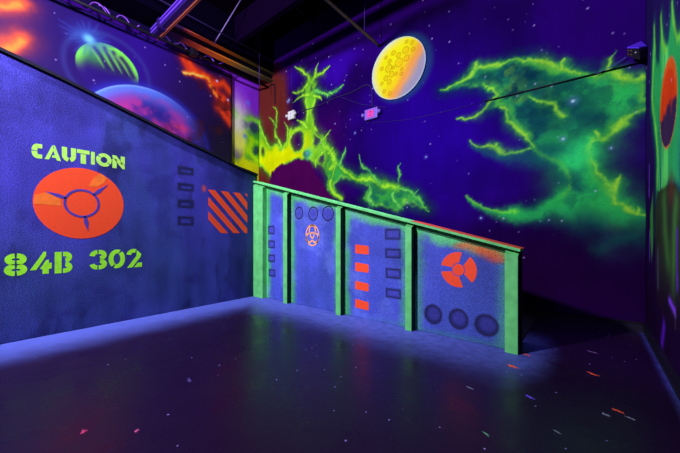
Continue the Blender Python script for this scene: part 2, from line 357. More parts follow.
B.blend((44, 170, 88), sm(0, .14, ins) * sm(.46, .62, B.fb(2.4, 6, off=11)) * (.8 - .3 * sm(3.6, 4.4, V))); B.blend((110, 160, 50), sm(0, .2, ins) * sm(.56, .70, B.fb(3.2, 6, off=31)) * .55); B.blend((10, 50, 70), sm(.0, .2, ins) * sm(.55, .68, B.fb(3.6, 6, off=41)) * .6)
for P, wd in [([(588, 150), (575, 155), (577, 175), (592, 190), (605, 205)], .42), ([(505, 215), (530, 216), (556, 205), (566, 194)], .12), ([(565, 208), (585, 212), (605, 215)], .24), ([(560, 85), (590, 100), (620, 95)], .22), ([(606, 210), (630, 222), (645, 228)], .22), ([(575, 120), (560, 140), (575, 155)], .18)]:
    B.stroke(fB(P), wd, (40, 182, 84), alpha=.62)
for P, wd in [([(520, 75), (545, 90)], .22), ([(535, 112), (560, 120)], .28), ([(600, 120), (575, 110)], .2), ([(575, 188), (568, 176)], .16), ([(590, 232), (610, 238), (640, 240)], .3), ([(560, 150), (545, 148)], .14)]:
    B.stroke(fB(P), wd, (12, 62, 80), alpha=.7)
B.blend((8, 44, 68), sm(.47, .60, B.fb(2.7, 6, off=77)) * sm(.0, .22, ins) * (.35 + .35 * sm(3.4, 4.2, V)))
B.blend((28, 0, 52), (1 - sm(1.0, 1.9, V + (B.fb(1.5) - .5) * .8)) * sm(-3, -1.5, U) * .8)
B.blend((96, 190, 60), np.exp(-((ins - .05) / .045) ** 2) * np.clip(B.wn * 2.2 - .4, 0, 1) * sm(1.9, 2.3, V) * .8)
E = (150, 215, 30); E2 = (185, 215, 30)
for w_, P in [(.045, [(440, 92), (450, 87), (460, 81), (468, 75), (474, 70), (485, 67), (500, 66), (508, 61), (520, 58)]), (.03, [(474, 70), (474, 64)]),
              (.055, [(520, 59), (535, 60), (550, 64), (562, 70), (572, 74), (580, 75)]), (.028, [(566, 58), (564, 65), (562, 70)]),
              (.05, [(592, 80), (604, 73), (612, 73), (627, 78), (647, 78)]), (.03, [(618, 51), (612, 61), (606, 72)]),
              (.035, [(484, 84), (490, 89), (497, 93), (492, 101), (486, 109), (478, 115), (468, 117), (457, 117)]),
              (.05, [(500, 108), (507, 113), (509, 122), (519, 130), (529, 139), (534, 145)]),
              (.04, [(470, 142), (482, 147), (495, 147), (504, 152), (519, 153), (530, 148)]), (.02, [(495, 147), (496, 144)]),
              (.045, [(528, 96), (540, 100), (553, 102), (558, 110), (560, 118)]),
              (.055, [(647, 108), (637, 111), (628, 115), (622, 121), (619, 127), (608, 136), (600, 139), (594, 133)]), (.04, [(600, 139), (594, 142), (588, 147), (589, 160), (592, 166)]),
              (.045, [(590, 158), (592, 166), (598, 172), (604, 181), (610, 189), (611, 198), (614, 204), (623, 206), (637, 213), (649, 215)]), (.03, [(618, 177), (615, 184), (610, 189)]), (.02, [(637, 207), (637, 213)])]:
    bolt(B, fB(P), w_ * .62, core=(142, 200, 58), mid=(44, 150, 70), gw=4.4, halo=.8, both=len(P) > 5, tip=.35)
P = fB([(466, 197), (474, 206), (486, 210), (500, 213), (515, 214)]); B.stroke(P, .03, (40, 170, 80), .12, alpha=.8); B.stroke([(u, v + .03) for u, v in P], .02, (120, 210, 60), .03, alpha=.7)
P = fB([(470, 142), (482, 148), (495, 150), (510, 156), (530, 155), (548, 150)]); B.stroke([(u, v - .06) for u, v in P], .03, (18, 96, 96), .2, alpha=.55)
P = fB([(600, 250), (612, 240), (630, 236)]); B.stroke(P, .12, (16, 80, 74), alpha=.5)
q = fB([(577, 157)])[0]; B.spot(q[0], q[1], .24, (44, 205, 120), .75, .9, warp=True)
q = fB([(376, 62)])[0]; B.spot(-3.42, 5.32, .78, (26, 96, 110), .5, .12)
B.stars(210, 5, XL + 1.2, XR, 3.9, 7.6, .0085); B.stars(36, 6, -4.6, XR, 1.0, 3.6, .008)
for x, y, r in [(355, 133, .03), (573, 101, .05), (563, 139, .035), (426, 157, .03), (307, 153, .03), (288, 102, .04), (481, 218, .03), (611, 148, .022), (289, 100, .05)]:
    q = onY(x, y, YB); B.spot(q[0], q[1], r * 1.5, (100, 120, 220), .4, .9); B.spot(q[0], q[1], r * .5, (170, 200, 235), .9, .6)
nb = painted('space_mural_paint', .8, .10, .14)
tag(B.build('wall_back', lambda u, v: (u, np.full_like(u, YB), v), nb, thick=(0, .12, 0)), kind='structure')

# ---- left wall behind the boards: violet sky with a green-yellow nebula by the corner
W = Mural(np.r_[span(REAR, 4.4, .3), span(4.4, YB, .02)[1:]], span(0, ZC, .025), (44, 6, 110), seed=9, ragged=.06)
W.fill(fLw([(215, 60), (262, 84), (262, 130), (215, 122)]), (132, 44, 226), .2, .95)
W.fill(fLw([(215, 118), (232, 122), (262, 132), (262, 200), (215, 200)]), (58, 120, 60), .15, 1)
q = onX(235, 128, XL); W.spot(q[0], q[1], .5, (215, 205, 240), .9, .8, ry=.9, warp=True)
q = onX(236, 140, XL); W.spot(q[0], q[1], .32, (225, 225, 120), .9, .6, ry=.6, warp=True)
for P, wd, c in [([(233, 112), (240, 120), (250, 118), (258, 122)], .10, (120, 215, 60)), ([(238, 136), (244, 132), (250, 138), (257, 142)], .09, (170, 225, 30)), ([(244, 148), (240, 160), (246, 168), (256, 172)], .16, (205, 215, 0)), ([(252, 140), (249, 152), (257, 160)], .10, (175, 225, 20)), ([(232, 160), (240, 172)], .14, (190, 190, 20))]:
    W.stroke(fLw(P), wd * 2, (70, 160, 40), alpha=.6); W.stroke(fLw(P), wd, c, alpha=.9)
for x, y, r in [(243, 124, .17), (254, 128, .18), (256, 150, .14)]:
    q = onX(x, y, XL); W.spot(q[0], q[1], r, (36, 60, 84), .85, .45, warp=True)
q = onX(237, 150, XL); W.spot(q[0], q[1], .2, (96, 70, 160), .8, .6, ry=.3, warp=True)
q = onX(239, 126, XL); W.spot(q[0], q[1], .22, (225, 215, 225), .85, .9, ry=.55, warp=True)
q = onX(239, 143, XL); W.spot(q[0], q[1], .24, (225, 225, 90), .8, .8, ry=.3, warp=True)
W.fill(fLw([(228, 166), (244, 158), (262, 164), (262, 190), (228, 190)]), (215, 215, 20), .12, .9)
for x, y in [(248, 103), (245, 136)]:
    q = onX(x, y, XL); W.spot(q[0], q[1], .07, (90, 120, 255), .7, .9)
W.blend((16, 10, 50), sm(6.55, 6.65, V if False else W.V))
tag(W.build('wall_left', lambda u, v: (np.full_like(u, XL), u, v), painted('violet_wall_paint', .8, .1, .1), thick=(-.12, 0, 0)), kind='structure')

# ---- right wall: tall green aurora and a red planet
R = Mural(np.r_[span(REAR, 3.6, .3), span(3.6, YB, .022)[1:]], span(0, ZC, .022), (36, 20, 92), seed=15, ragged=.035)
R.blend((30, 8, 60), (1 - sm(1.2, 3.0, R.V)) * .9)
aur = fR([(656, 232), (656, 150), (651, 105), (652, 60), (654, 25), (657, 62), (659, 60), (661, 18), (665, 45), (668, 42), (672, 4), (676, 38), (680, 30), (690, 60), (700, 100), (700, 190), (680, 186), (668, 184)])
ins = R.inside(aur); R.blend((24, 96, 92), sm(-.25, .05, ins) * .7); R.blend((46, 172, 92), sm(-.04, .1, ins) * .9)
st = R.fb(1.0, 5, 5, .5); R.blend((20, 92, 92), sm(.5, .68, st) * sm(0, .1, ins) * .85)
st = R.fb(1.0, 5, 6, .5, off=9); R.blend((100, 215, 110), sm(.58, .72, st) * sm(0, .1, ins) * .8)
for P in [[(654, 26), (655, 50), (653, 70), (652, 95), (656, 130)], [(661, 18), (662, 40), (666, 52)], [(672, 5), (673, 22), (677, 40), (680, 38)], [(656, 130), (658, 160), (657, 186)]]:
    R.stroke(fR(P), .05, (120, 210, 70), alpha=.85)
R.fill(fR([(650, 236), (650, 215), (653, 193), (653.5, 236), (652, 262)]), (60, 160, 60), .07, .8)
arch = fR([(656, 300), (655, 210), (657, 192), (662, 188), (669, 184), (676, 184), (679, 192), (686, 200), (690, 330), (668, 330)])
ins = R.inside(arch); R.blend((40, 46, 40), sm(-.02, .03, ins) * .95)
R.stroke(fR([(664, 200), (665, 230), (668, 260)]), .16, (58, 110, 52), alpha=.75); R.stroke(fR([(676, 205), (674, 240), (673, 290)]), .14, (66, 128, 56), alpha=.75)
R.spot(*onX(671, 190, XR), .16, (84, 50, 40), .7, .8)
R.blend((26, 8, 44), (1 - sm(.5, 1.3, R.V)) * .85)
for P, wd, c in [([(649.3, 166), (649.3, 196)], .03, (120, 70, 235)), ([(649.5, 232), (649.5, 260)], .03, (110, 70, 215)), ([(677, 232), (677, 290)], .035, (92, 40, 190)), ([(669, 301), (675, 312)], .05, (125, 60, 240)), ([(675, 312), (675, 328)], .015, (90, 90, 110)), ([(664, 326), (662, 342)], .09, (84, 26, 190)), ([(658, 250), (658, 286)], .05, (66, 60, 100))]:
    R.stroke(fR(P), wd, c, alpha=.95)
oy, oz, orr = 4.80, 2.88, .455
R.spot(oy, oz, orr * 1.05, (200, 110, 70), .8, .04); R.spot(oy, oz, orr, (238, 60, 26), 1, .03)
d = np.hypot(R.U - oy, R.V - oz) / orr
R.blend((44, 36, 84), (d < 1.0) * sm(-.02, -.16, (R.V - oz) + (R.fb(3) - .5) * .5) * .92)
R.blend((245, 110, 40), (d < 1.0) * (d > .8) * sm(-.1, .2, R.V - oz) * .5)
R.stars(40, 8, 3.8, YB, 3.0, 7.6)
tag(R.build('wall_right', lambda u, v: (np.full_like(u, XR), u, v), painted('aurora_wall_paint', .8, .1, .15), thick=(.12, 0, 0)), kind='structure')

# ---- black baseboards with a thin ledge
blk = mat('black_baseboard_paint', (9, 5, 16), .5, spec=.4); edge = mat('baseboard_lip_paint', (52, 34, 120), .5)
bm = bmesh.new(); box(bm, (-6.0, YB - .035, 0), (XR - .002, YB, .125)); box(bm, (-6.0, YB - .055, .125), (XR - .002, YB, .14)); tag(from_bm('baseboard_back', bm, blk), kind='structure')
bm = bmesh.new(); box(bm, (XR - .035, REAR, 0), (XR, YB - .06, .125)); box(bm, (XR - .05, REAR, .125), (XR, YB - .06, .14)); tag(from_bm('baseboard_right', bm, blk), kind='structure')

# ================================================================== MURAL BOARDS on the left
BD = Mural(np.r_[span(-2.6, .2, .2), span(.2, 5.345, .016)[1:]], span(2.2, 6.46, .016), (34, 2, 118), seed=21, ragged=.06)
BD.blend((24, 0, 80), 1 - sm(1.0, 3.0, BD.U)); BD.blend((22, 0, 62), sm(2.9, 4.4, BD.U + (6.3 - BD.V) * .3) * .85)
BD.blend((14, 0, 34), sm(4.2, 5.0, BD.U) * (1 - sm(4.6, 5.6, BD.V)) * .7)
for P, wd in [([(-12, 3), (8, 5), (20, 3)], .13), ([(-12, 49), (4, 46), (12, 43), (22, 38)], .14)]:
    BD.stroke(fM(P), wd * 2.2, (110, 30, 56), alpha=.8); BD.stroke(fM(P), wd * 1.1, (196, 72, 34), alpha=.95); BD.stroke([(u, v - .05) for u, v in fM(P)], wd * .4, (215, 116, 40), alpha=.8)
# green ringed crescent planet
gu, gv, gr = 2.172, 5.297, 0.613
d = np.hypot(BD.U - gu, BD.V - gv) / gr; ang = (BD.V - gv)
k = sm(1.01, .98, d)
BD.blend((30, 2, 100), k * .9)
BD.blend((52, 132, 48), k * sm(-.15, .30, ang + (BD.U - gu) * -.05) * .9)
BD.blend((108, 205, 72), k * sm(.62, .96, d) * sm(-.30, .25, ang) * .95)
for o in (-.24, -.05, .12, .28):
    P = [(gu + o - .12, gv + .52 - abs(o) * .4), (gu + o, gv + .28), (gu + o + .14, gv + .04)]
    D, T = BD.dist(P, False); BD.blend((130, 205, 90), k * .55 * np.exp(-(D / (.055 * (1.1 - T))) ** 2)); P = [(u + .09, v) for u, v in P]
    D, T = BD.dist(P, False); BD.blend((30, 4, 84), k * .8 * np.exp(-(D / .045) ** 2))
ru, rv = gu + .02, gv
D = np.abs(np.hypot(BD.U - ru, BD.V - rv) - .83); BD.blend((44, 60, 130), np.exp(-(D / .06) ** 2) * .45)
fu, fv = onX(89, 39, XM)
for a_ in range(4, 364, 17):
    l = .30 + .26 * ((a_ * 7) % 5) / 4; BD.stroke([(fu, fv), (fu + math.cos(math.radians(a_)) * l, fv + math.sin(math.radians(a_)) * l * .8)], .05, (46, 72, 160), .02, alpha=.3, warp=False)
BD.spot(fu, fv, .3, (44, 84, 170), .5, .95); BD.spot(fu, fv, .09, (100, 170, 200), .85, .9)
# blue and red planet
bu, bv, br = 3.040, 3.657, 1.543
d = np.hypot(BD.U - bu, BD.V - bv) / br
BD.blend((34, 40, 170), np.exp(-(np.clip(d - 1, 0, 9) / .07) ** 2) * .7 * (d > 1)); k = sm(1.005, .985, d)
BD.blend((38, 24, 128), k); BD.blend((18, 0, 40), k * sm(3.8, 4.7, BD.U) * .6); BD.blend((78, 112, 230), k * sm(.62, .97, d) * sm(4.9, 2.8, BD.U + 0) * .95); BD.blend((120, 150, 225), k * sm(.95, .995, d) * sm(4.0, 2.4, BD.U) * .8)
q = BD.fb(1.3, 5, off=4); lum = sm(1.0, .55, d)
BD.blend((180, 44, 146), k * sm(1.0, .68, d) * sm(.36, .58, q) * .85)
BD.blend((228, 58, 34), k * sm(.92, .5, np.hypot(BD.U - 3.5, BD.V - 3.45) / 1.3) * sm(.42, .6, BD.fb(1.7, 5, off=8)) * .95)
BD.blend((70, 10, 60), k * sm(.9, .5, np.hypot(BD.U - 3.7, BD.V - 3.6) / 1.1) * sm(.52, .68, BD.fb(2.0, 4, off=15)) * .9)
# fiery nebula at the right edge
for P, w0_ in [([(184, 59), (190, 68), (200, 73), (208, 78), (214, 88), (220, 98), (228, 105), (231, 118)], .125), ([(190, 64), (196, 72)], .09), ([(224, 98), (219, 108), (226, 118), (231, 124)], .12), ([(214, 84), (224, 84), (231, 92)], .13)]:
    P = fM(P); BD.stroke(P, w0_ * 1.5, (140, 24, 24), alpha=.8); BD.stroke(P, w0_ * .9, (226, 62, 14), alpha=.9)
P = fM([(184, 72), (193, 73), (202, 76), (209, 80), (212, 88), (217, 96)]); BD.stroke(P, .06, (255, 140, 30), .04, alpha=.9); BD.stroke(P[:3], .025, (235, 190, 90), alpha=.9)
BD.blend((60, 8, 20), sm(.56, .66, BD.fb(2.6, 4, off=2)) * sm(4.0, 4.5, BD.U) * .6)
BD.stars(36, 31, .3, 5.1, 4.2, 6.3, .008)
for x, y in [(228, 100), (217, 81)]:
    q = onX(x, y, XM); BD.spot(q[0], q[1], .035, (190, 190, 255), .9, .7)
mb = thing('mural_board', 'large space mural board with green and blue planets above the left partition', 'mural', (XM, 2.0, 2.2)); refresh()
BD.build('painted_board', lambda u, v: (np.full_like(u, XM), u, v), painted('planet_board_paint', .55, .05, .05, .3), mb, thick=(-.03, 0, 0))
bm = bmesh.new(); box(bm, (XM - .05, 5.347, 2.2), (XM + .012, 5.37, 6.48)); box(bm, (XM - .05, -2.6, 6.462), (XM + .012, 5.37, 6.48))
from_bm('frame', bm, mat('black_frame_paint', (12, 5, 22), .5), mb)
for y in (-1.5, 1, 3.4, 5.0):
    bm = bmesh.new(); box(bm, (XL + .002, y, 2.3), (XM - .031, y + .08, 6.2)); from_bm('batten', bm, mat('timber_batten', (60, 45, 70), .8), mb)

# ================================================================== RAMP behind the partitions
bm = bmesh.new(); z1 = 1.42
hexa(bm, [(-.72, YR + .13, .001), (-6.1, YR + .13, .001), (-6.1, YB - .06, .001), (-.72, YB - .06, .001), (-.72, YR + .13, .02), (-6.1, YR + .13, z1), (-6.1, YB - .06, z1), (-.72, YB - .06, .02)])
hexa(bm, [(XP - .13, YR - .1, z1 - .1), (XM + .02, YR - .1, z1 - .1), (XM + .02, YB - .02, z1 - .1), (XP - .0, YB - .02, z1 - .1), (XP - .13, YR - .1, z1), (XM + .02, YR - .1, z1), (XM + .02, YB - .02, z1), (XP, YB - .02, z1)])
hexa(bm, [(XP - .13, -2.6, 2.75), (XM + .02, -2.6, 2.75), (XM + .02, YR - .1, z1 - .1), (XP - .13, YR - .1, z1 - .1), (XP - .13, -2.6, 2.9), (XM + .02, -2.6, 2.9), (XM + .02, YR - .1, z1), (XP - .13, YR - .1, z1)])
tag(from_bm('ramp_deck', bm, mat('ramp_deck_paint', (12, 8, 26), .8)), kind='structure')

# ================================================================== LEFT PARTITION
TOPL = [(-2.6, 4.69)] + [onX(x, y, XP) for x, y in [(0, 51), (60, 79), (95, 96.5), (140, 119), (182, 141), (204, 151), (216, 157), (228, 163), (237, 168), (250, 173), (257.5, 176)]]
TOPL[-1] = (YR, TOPL[-1][1]); tu, tv = zip(*TOPL); topL = lambda u: np.interp(u, tu, tv)
LP = thing('ramp_partition', 'blue painted partition on the left with CAUTION, an orange disc and number 84B 302', 'partition', (XP, 1.0, 0)); refresh()
P1 = Mural(np.r_[span(-2.6, .1, .1), span(.1, YR, .014)[1:]], np.linspace(0, 1, 250), (56, 50, 158), seed=41, ragged=.02, vfun=topL)
P1.blend((52, 62, 140), (1 - sm(.4, 2.2, P1.V + (P1.fb(1.2) - .5))) * .7)
P1.blend((40, 60, 120), sm(.45, .7, P1.fb(.8, 5, 1, .4)) * .6); P1.blend((36, 30, 110), sm(.5, .7, P1.fb(1.7, 6, off=5)) * .5)
P1.blend((40, 130, 70), sm(4.18, 4.40, P1.U) * .7)
P1.blend((28, 50, 80), sm(3.9, 4.25, P1.U) * .5)
vents = [((178, 166), (193.3, 175.3)), ((178, 182.7), (193.3, 191.3)), ((178, 199.5), (193.3, 208)), ((178, 216.3), (193.3, 225))]
for a, c in vents:
    (u0, v1), (u1, v0) = onX(*a, XP), onX(*c, XP)
    P1.fill([(u0, v0), (u1, v0), (u1, v1), (u0, v1)], (22, 20, 72), .045, .75, warp=False); P1.fill([(u0 + .06, v0 + .035), (u1 - .05, v0 + .035), (u1 - .05, v1 - .05), (u0 + .06, v1 - .05)], (52, 52, 150), .02, .95, warp=False)
P1.blend((30, 30, 90), sm(.56, .68, P1.fb(2.6, 6, 1, .35, off=21)) * .55)
P1.spot(*onX(204, 188.5, XP), .045, (220, 70, 60), .7, .6, ry=.07)
pm = painted('speckled_blue_paint', .62, .45, .26, .12, .5)
P1.build('panel', lambda u, v: (np.full_like(u, XP), u, v), pm, LP, thick=(-.12, 0, 0))
bm = bmesh.new()
for (a0, b0), (a1, b1) in zip(TOPL, TOPL[1:]):
    hexa(bm, [(XP + .035, a0, b0), (XP - .16, a0, b0), (XP - .16, a1, b1), (XP + .035, a1, b1), (XP + .035, a0, b0 + .045), (XP - .16, a0, b0 + .045), (XP - .16, a1, b1 + .045), (XP + .035, a1, b1 + .045)])
from_bm('top_cap', bm, mat('black_cap_paint', (10, 6, 22), .5), LP)
to3L = lambda u, v, h: (XP + h, u, v)
red = mat('orange_red_paint', (255, 62, 22), .6, grain=.05); lime = mat('lime_paint', (150, 196, 84), .6, grain=.10, scale=14); lime2 = mat('green_paint', (136, 212, 40), .6, grain=.14, scale=12)
dark = mat('dark_outline_paint', (22, 20, 66), .7); navy = mat('blue_line_paint', (60, 44, 140), .7)
# lettering: each glyph lies in its own box; strokes leave stencil gaps
def glyph(bm, ch, x0, y0, x1, y1, to3, wd):
    S = lambda P: [(x0 + (x1 - x0) * u, y0 + (y1 - y0) * v) for u, v in P]
    W_ = x1 - x0; H_ = y1 - y0; i, j = wd / 2 / W_, wd / 2 / H_
    rib = lambda P, k=1: ribbon(bm, S(P), wd * k, to3)
    pol = lambda P: extrude_poly(bm, S(P), to3)
    if ch == 'C': rib([(1, 1 - j), (.7, 1 - j)] + arc(.52, .5, .52 - i, .5 - j, 90, 175, 10)); rib(arc(.52, .5, .52 - i, .5 - j, 183, 270, 10) + [(.7, j), (1, j)])
    elif ch == 'A': pol([(0, 0), (.26, 0), (.56, .72), (.46, 1)]); pol([(.50, 1), (.62, 1), (1, 0), (.74, 0), (.68, .16), (.42, .16), (.48, .32), (.62, .32), (.55, .56), (.52, .62), (.58, .78)])
    elif ch == 'U': rib([(i, 1), (i, .42)] + arc(.5, .42, .5 - i, .42 - j, 180, 262, 8)); rib([(1 - i, 1), (1 - i, .42)] + arc(.5, .42, .5 - i, .42 - j, 0, -74, 8))
    elif ch == 'T': rib([(0, 1 - j), (1, 1 - j)]); rib([(.5, 1 - 2.3 * j), (.5, 0)], 1.1)
    elif ch == 'I': pol([(0, 0), (1, 0), (1, 1), (0, 1)])
    elif ch == 'O': rib(arc(.5, .5, .5 - i, .5 - j, 148, 318, 18)); rib(arc(.5, .5, .5 - i, .5 - j, -34, 140, 18))
    elif ch == 'N': rib([(i, 0), (i, .72)]); pol([(0, 1), (.30, 1), (1, .25), (1, 0), (.80, 0), (.0, .84)]); rib([(1 - i, .36), (1 - i, 1)])
    elif ch == '8':
        for s in (-1, 1):
            c = .5 + s * .045; a0, a1 = (90, 270) if s < 0 else (90, -90)
            rib(arc(c, .735, .43 - i, .265 - j, a0, a1)); rib(arc(c, .265, .455 - i, .265 - j, a0, a1))
    elif ch == '4': pol([(0, .2), (.28, .2), (.73, .80), (.73, 1), (.62, 1)]); pol([(.74, .62), (.86, .62), (.86, .48), (1, .48), (1, .22), (.86, .22), (.86, 0), (.56, 0), (.56, .22), (.45, .24)])
    elif ch == 'B':
        pol([(0, 0), (.38, 0), (.38, 1), (0, 1)])
        rib([(.46, 1 - j)] + arc(.6, .745, .38 - i, .255 - j, 90, -90)); rib([(.46, j)] + arc(.6, .26, .40 - i, .26 - j, -90, 90))
    elif ch == '3':
        rib([(.52, 1 - j)] + arc(.6, .735, .38 - i, .265 - j, 90, -90)); rib([(.52, j)] + arc(.6, .265, .40 - i, .265 - j, -90, 90))
        rib(arc(.44, .66, .44 - i, .34 - j, 90, 172, 8)); rib(arc(.44, .32, .44 - i, .32 - j, 270, 192, 8))
    elif ch == '0': rib(arc(.5, .5, .5 - i, .5 - j, 66, 236, 18)); rib(arc(.5, .5, .5 - i, .5 - j, 248, 414, 18))
    elif ch == '2': rib(arc(.46, .66, .46 - i, .34 - j, 172, 66, 10)); pol([(.66, .93), (.95, .70), (.90, .55), (.36, 0), (.04, 0), (.62, .60)]); pol([(.46, 0), (1, 0), (1, .24), (.74, .24)])
def lettering(name, lst, m, wd, label):
    for ch, xa, xb, yt, yb in lst:
        bm = bmesh.new(); (u0, _), (u1, _) = onX(xa, 0, XP), onX(xb, 0, XP); xm = (xa + xb) / 2; vt, vb = onX(xm, yt, XP)[1], onX(xm, yb, XP)[1]
        glyph(bm, ch, u0, vb, u1, vt, to3L, wd); from_bm(name, bm, m, LP)['label'] = label % ch
lettering('stencil_letter', [('C', 31.5, 42.3, 143.7, 158.1), ('A', 44.7, 61, 145.2, 160), ('U', 61.9, 76, 147.6, 161.9), ('T', 77, 89.5, 150, 163.8), ('I', 91, 94.8, 151.9, 164.6), ('O', 96.2, 111.6, 153.4, 166.6), ('N', 112.4, 124.8, 156, 168.6)], lime, .058, 'pale green stencilled letter %s')
lettering('stencil_character', [('8', 3.8, 27.3, 253.5, 275.9), ('4', 30, 51.8, 251.8, 274.1), ('B', 54.7, 72.4, 251.8, 272.9), ('3', 89.4, 107, 250, 269.4), ('0', 108.6, 125, 249.4, 268.2), ('2', 126.5, 142, 248.8, 267.3)], lime2, .066, 'green stencilled character %s')
# orange emblem: disc, hub ring and three blades
eu, ev, er = 1.166, 1.943, .545
bm = bmesh.new(); extrude_poly(bm, arc(eu, ev, er, er, 0, 360 - 7.5, 47), to3L); emb = from_bm('warning_emblem', bm, red, LP); emb['label'] = 'orange red disc'
bm = bmesh.new(); ribbon(bm, arc(eu, ev, .205, .205, 0, 360, 40), .032, to3L, .004); from_bm('emblem_ring', bm, navy, emb).location = LP.location * 0
for sgn, tip in ((0, (45.5, 191.5)), (1, (107.5, 185)), (2, (88, 230.5))):
    tu_, tv_ = onX(*tip, XP); dd = Vector((tu_ - eu, tv_ - ev)); n_ = dd.normalized(); P = [(eu + n_.x * r_, ev + n_.y * r_) for r_ in (.2, .24, .30, .36, dd.length)]
    bm = bmesh.new(); ribbon(bm, P, .06, to3L, .004, [.6, .75, .95, .55, .08]); from_bm('emblem_blade', bm, navy, emb)
for o_ in emb.children: o_.data.transform(Matrix.Translation(-LP.location))
# patches of older paint in the disc
pt = mat('faded_orange_paint', (255, 96, 26), .6, grain=.2, scale=9)
for P in ([(34.5, 195), (48, 192), (60, 196), (61, 206), (38, 204), (33.6, 204)], [(88.5, 186), (94.5, 177), (101, 173.5), (107, 178), (104, 183), (96, 187)]):
    bm = bmesh.new(); extrude_poly(bm, fP(P), to3L, .003); from_bm('paint_patch', bm, pt, emb).data.transform(Matrix.Translation(-LP.location))
# hazard stripes
bm = bmesh.new(); su0, sv1 = onX(208.4, 0, XP)[0], 2.375; su1, sv0 = 4.12, 1.475
def clip(poly, u0, u1, v0, v1):
    for ax, lim, s in ((0, u0, 1), (0, u1, -1), (1, v0, 1), (1, v1, -1)):
        out = []
        for i in range(len(poly)):
            a, b = poly[i], poly[(i + 1) % len(poly)]; da, db = (a[ax] - lim) * s, (b[ax] - lim) * s
            if da >= 0: out.append(a)
            if (da >= 0) != (db >= 0): t = da / (da - db); out.append((a[0] + (b[0] - a[0]) * t, a[1] + (b[1] - a[1]) * t))
        poly = out
        if not poly: return []
    return poly
for k_ in range(-2, 4):
    s0 = su0 + k_ * .292 - .02; P = clip([(s0, sv1), (s0 + .165, sv1), (s0 + .165 + 1.0, sv0 - .12), (s0 + 1.0, sv0 - .12)], su0, su1, sv0, sv1)
    if len(P) > 2: extrude_poly(bm, P, to3L)
from_bm('hazard_stripes', bm, red, LP)['label'] = 'orange red diagonal stripes'
def rect_ring(bm, u0, u1, v0, v1, t, to3):
    for a, b_, c, d in ((u0, u1, v0, v0 + t), (u0, u1, v1 - t, v1), (u0, u0 + t, v0 + t, v1 - t), (u1 - t, u1, v0 + t, v1 - t)): extrude_poly(bm, [(a, c), (b_, c), (b_, d), (a, d)], to3)
for a, c in vents:
    (u0, v1), (u1, v0) = onX(*a, XP), onX(*c, XP); bm = bmesh.new(); rect_ring(bm, u0, u1, v0, v1, .022, to3L); from_bm('vent_outline', bm, dark, LP)

# ================================================================== RIGHT PARTITION
RP = thing('ramp_partition', 'blue partition with green posts and a sloping green top beside the ramp', 'partition', (-3.4, YR, 0)); refresh()
XE = -.677
cap = [onY(262, 184, YR), onY(340, 203.8, YR), onY(519, 250.5, YR)]
slope = (cap[2][1] - cap[0][1]) / (cap[2][0] - cap[0][0]); topR = lambda u: cap[0][1] + slope * (u - cap[0][0])
P2 = Mural(span(XP, XE, .012), np.linspace(0, 1, 190), (62, 72, 182), seed=61, ragged=.03, vfun=topR)
P2.blend((50, 66, 140), sm(.42, .68, P2.fb(.9, 5, 1.6, .5)) * .5)
gr = (70, 210, 70)
YF = YR - .115
posts = [(onY(a, 0, YF)[0], onY(c, 0, YF)[0] + .008) for a, c in ((257.6, 262.6), (283.2, 287), (335.8, 340.4), (405.2, 411.3), (504.8, 516))]
posts[0] = (XP + .015, posts[0][1]); posts[4] = (posts[4][0], XE)
dtop = topR(P2.U) - P2.V
lf = sm(-1.2, -3.4, P2.U)
P2.blend((84, 186, 108), (1 - sm(.05, .24, dtop + (P2.fb(3) - .5) * .25)) * .9)
for a, c in posts:
    dd = np.maximum(a - P2.U, P2.U - c); P2.blend((62, 160, 96), (1 - sm(.02, .20, dd + (P2.fb(3) - .5) * .15)) * (.45 + .4 * lf)); P2.blend((84, 190, 104), (1 - sm(.0, .05, dd)) * .7 * lf)
P2.blend((110, 130, 220), sm(.52, .7, P2.fb(1.6, 5, off=9)) * lf * .35)
P2.blend((50, 120, 110), (1 - sm(.0, .12, P2.V)) * sm(-3.2, -2, P2.U) * .4)
for x, y, r, a in [(462, 246, .10, .8), (478, 249, .13, .9), (490, 253, .15, .95), (497, 259, .12, .8), (470, 243, .1, .6)]:
    q = onY(x, y, YR); P2.spot(q[0], q[1], r, (220, 70, 36), a * .72, .9, ry=r * .42, warp=True)
ring3 = [(299, 213, .125, .13), (313.2, 213.6, .135, .14), (328, 213.4, .15, .145)]
for x, y, rx, ry in ring3:
    q = onY(x, y, YR); P2.spot(q[0], q[1], rx, (44, 44, 130), .12, .25, ry=ry); P2.spot(q[0], q[1], rx * .72, (60, 62, 166), .9, .2, ry=ry * .72)
pods = [(433, 314.3, .135, .145), (458.3, 319, .135, .145), (486.3, 325.3, .15, .145)]
for x, y, rx, ry in pods:
    q = onY(x, y, YR); P2.spot(q[0], q[1], rx, (24, 24, 76), .85, .18, ry=ry); P2.spot(q[0] + .01, q[1] + .01, rx * .66, (50, 50, 140), .85, .3, ry=ry * .66)
win = [((268.3, 226), (274.3, 234)), ((268.5, 240.5), (274.7, 248)), ((268.5, 254.5), (274.8, 262)), ((269, 269), (275, 276.8))]
blu = [((385.3, 229), (400.3, 239.5)), ((385.5, 248.5), (400.5, 258.5)), ((386, 268), (400.7, 279)), ((386, 288), (400.7, 299))]
def qrect(a, c):
    (u0, v1), (u1, v0) = onY(*a, YR), onY(*c, YR)
    return u0, u1, v0, v1
for a, c in win + blu:
    u0, u1, v0, v1 = qrect(a, c); P2.fill([(u0, v0), (u1, v0), (u1, v1), (u0, v1)], (26, 26, 80), .03, .75, warp=False); P2.fill([(u0 + .03, v0 + .03), (u1 - .03, v0 + .03), (u1 - .03, v1 - .03), (u0 + .03, v1 - .03)], (58, 60, 165), .015, .95, warp=False)
P2.build('panel', lambda u, v: (u, np.full_like(u, YR), v), painted('soft_blue_paint', .62, .30, .14, .12, .4), RP, thick=(0, .1, 0))
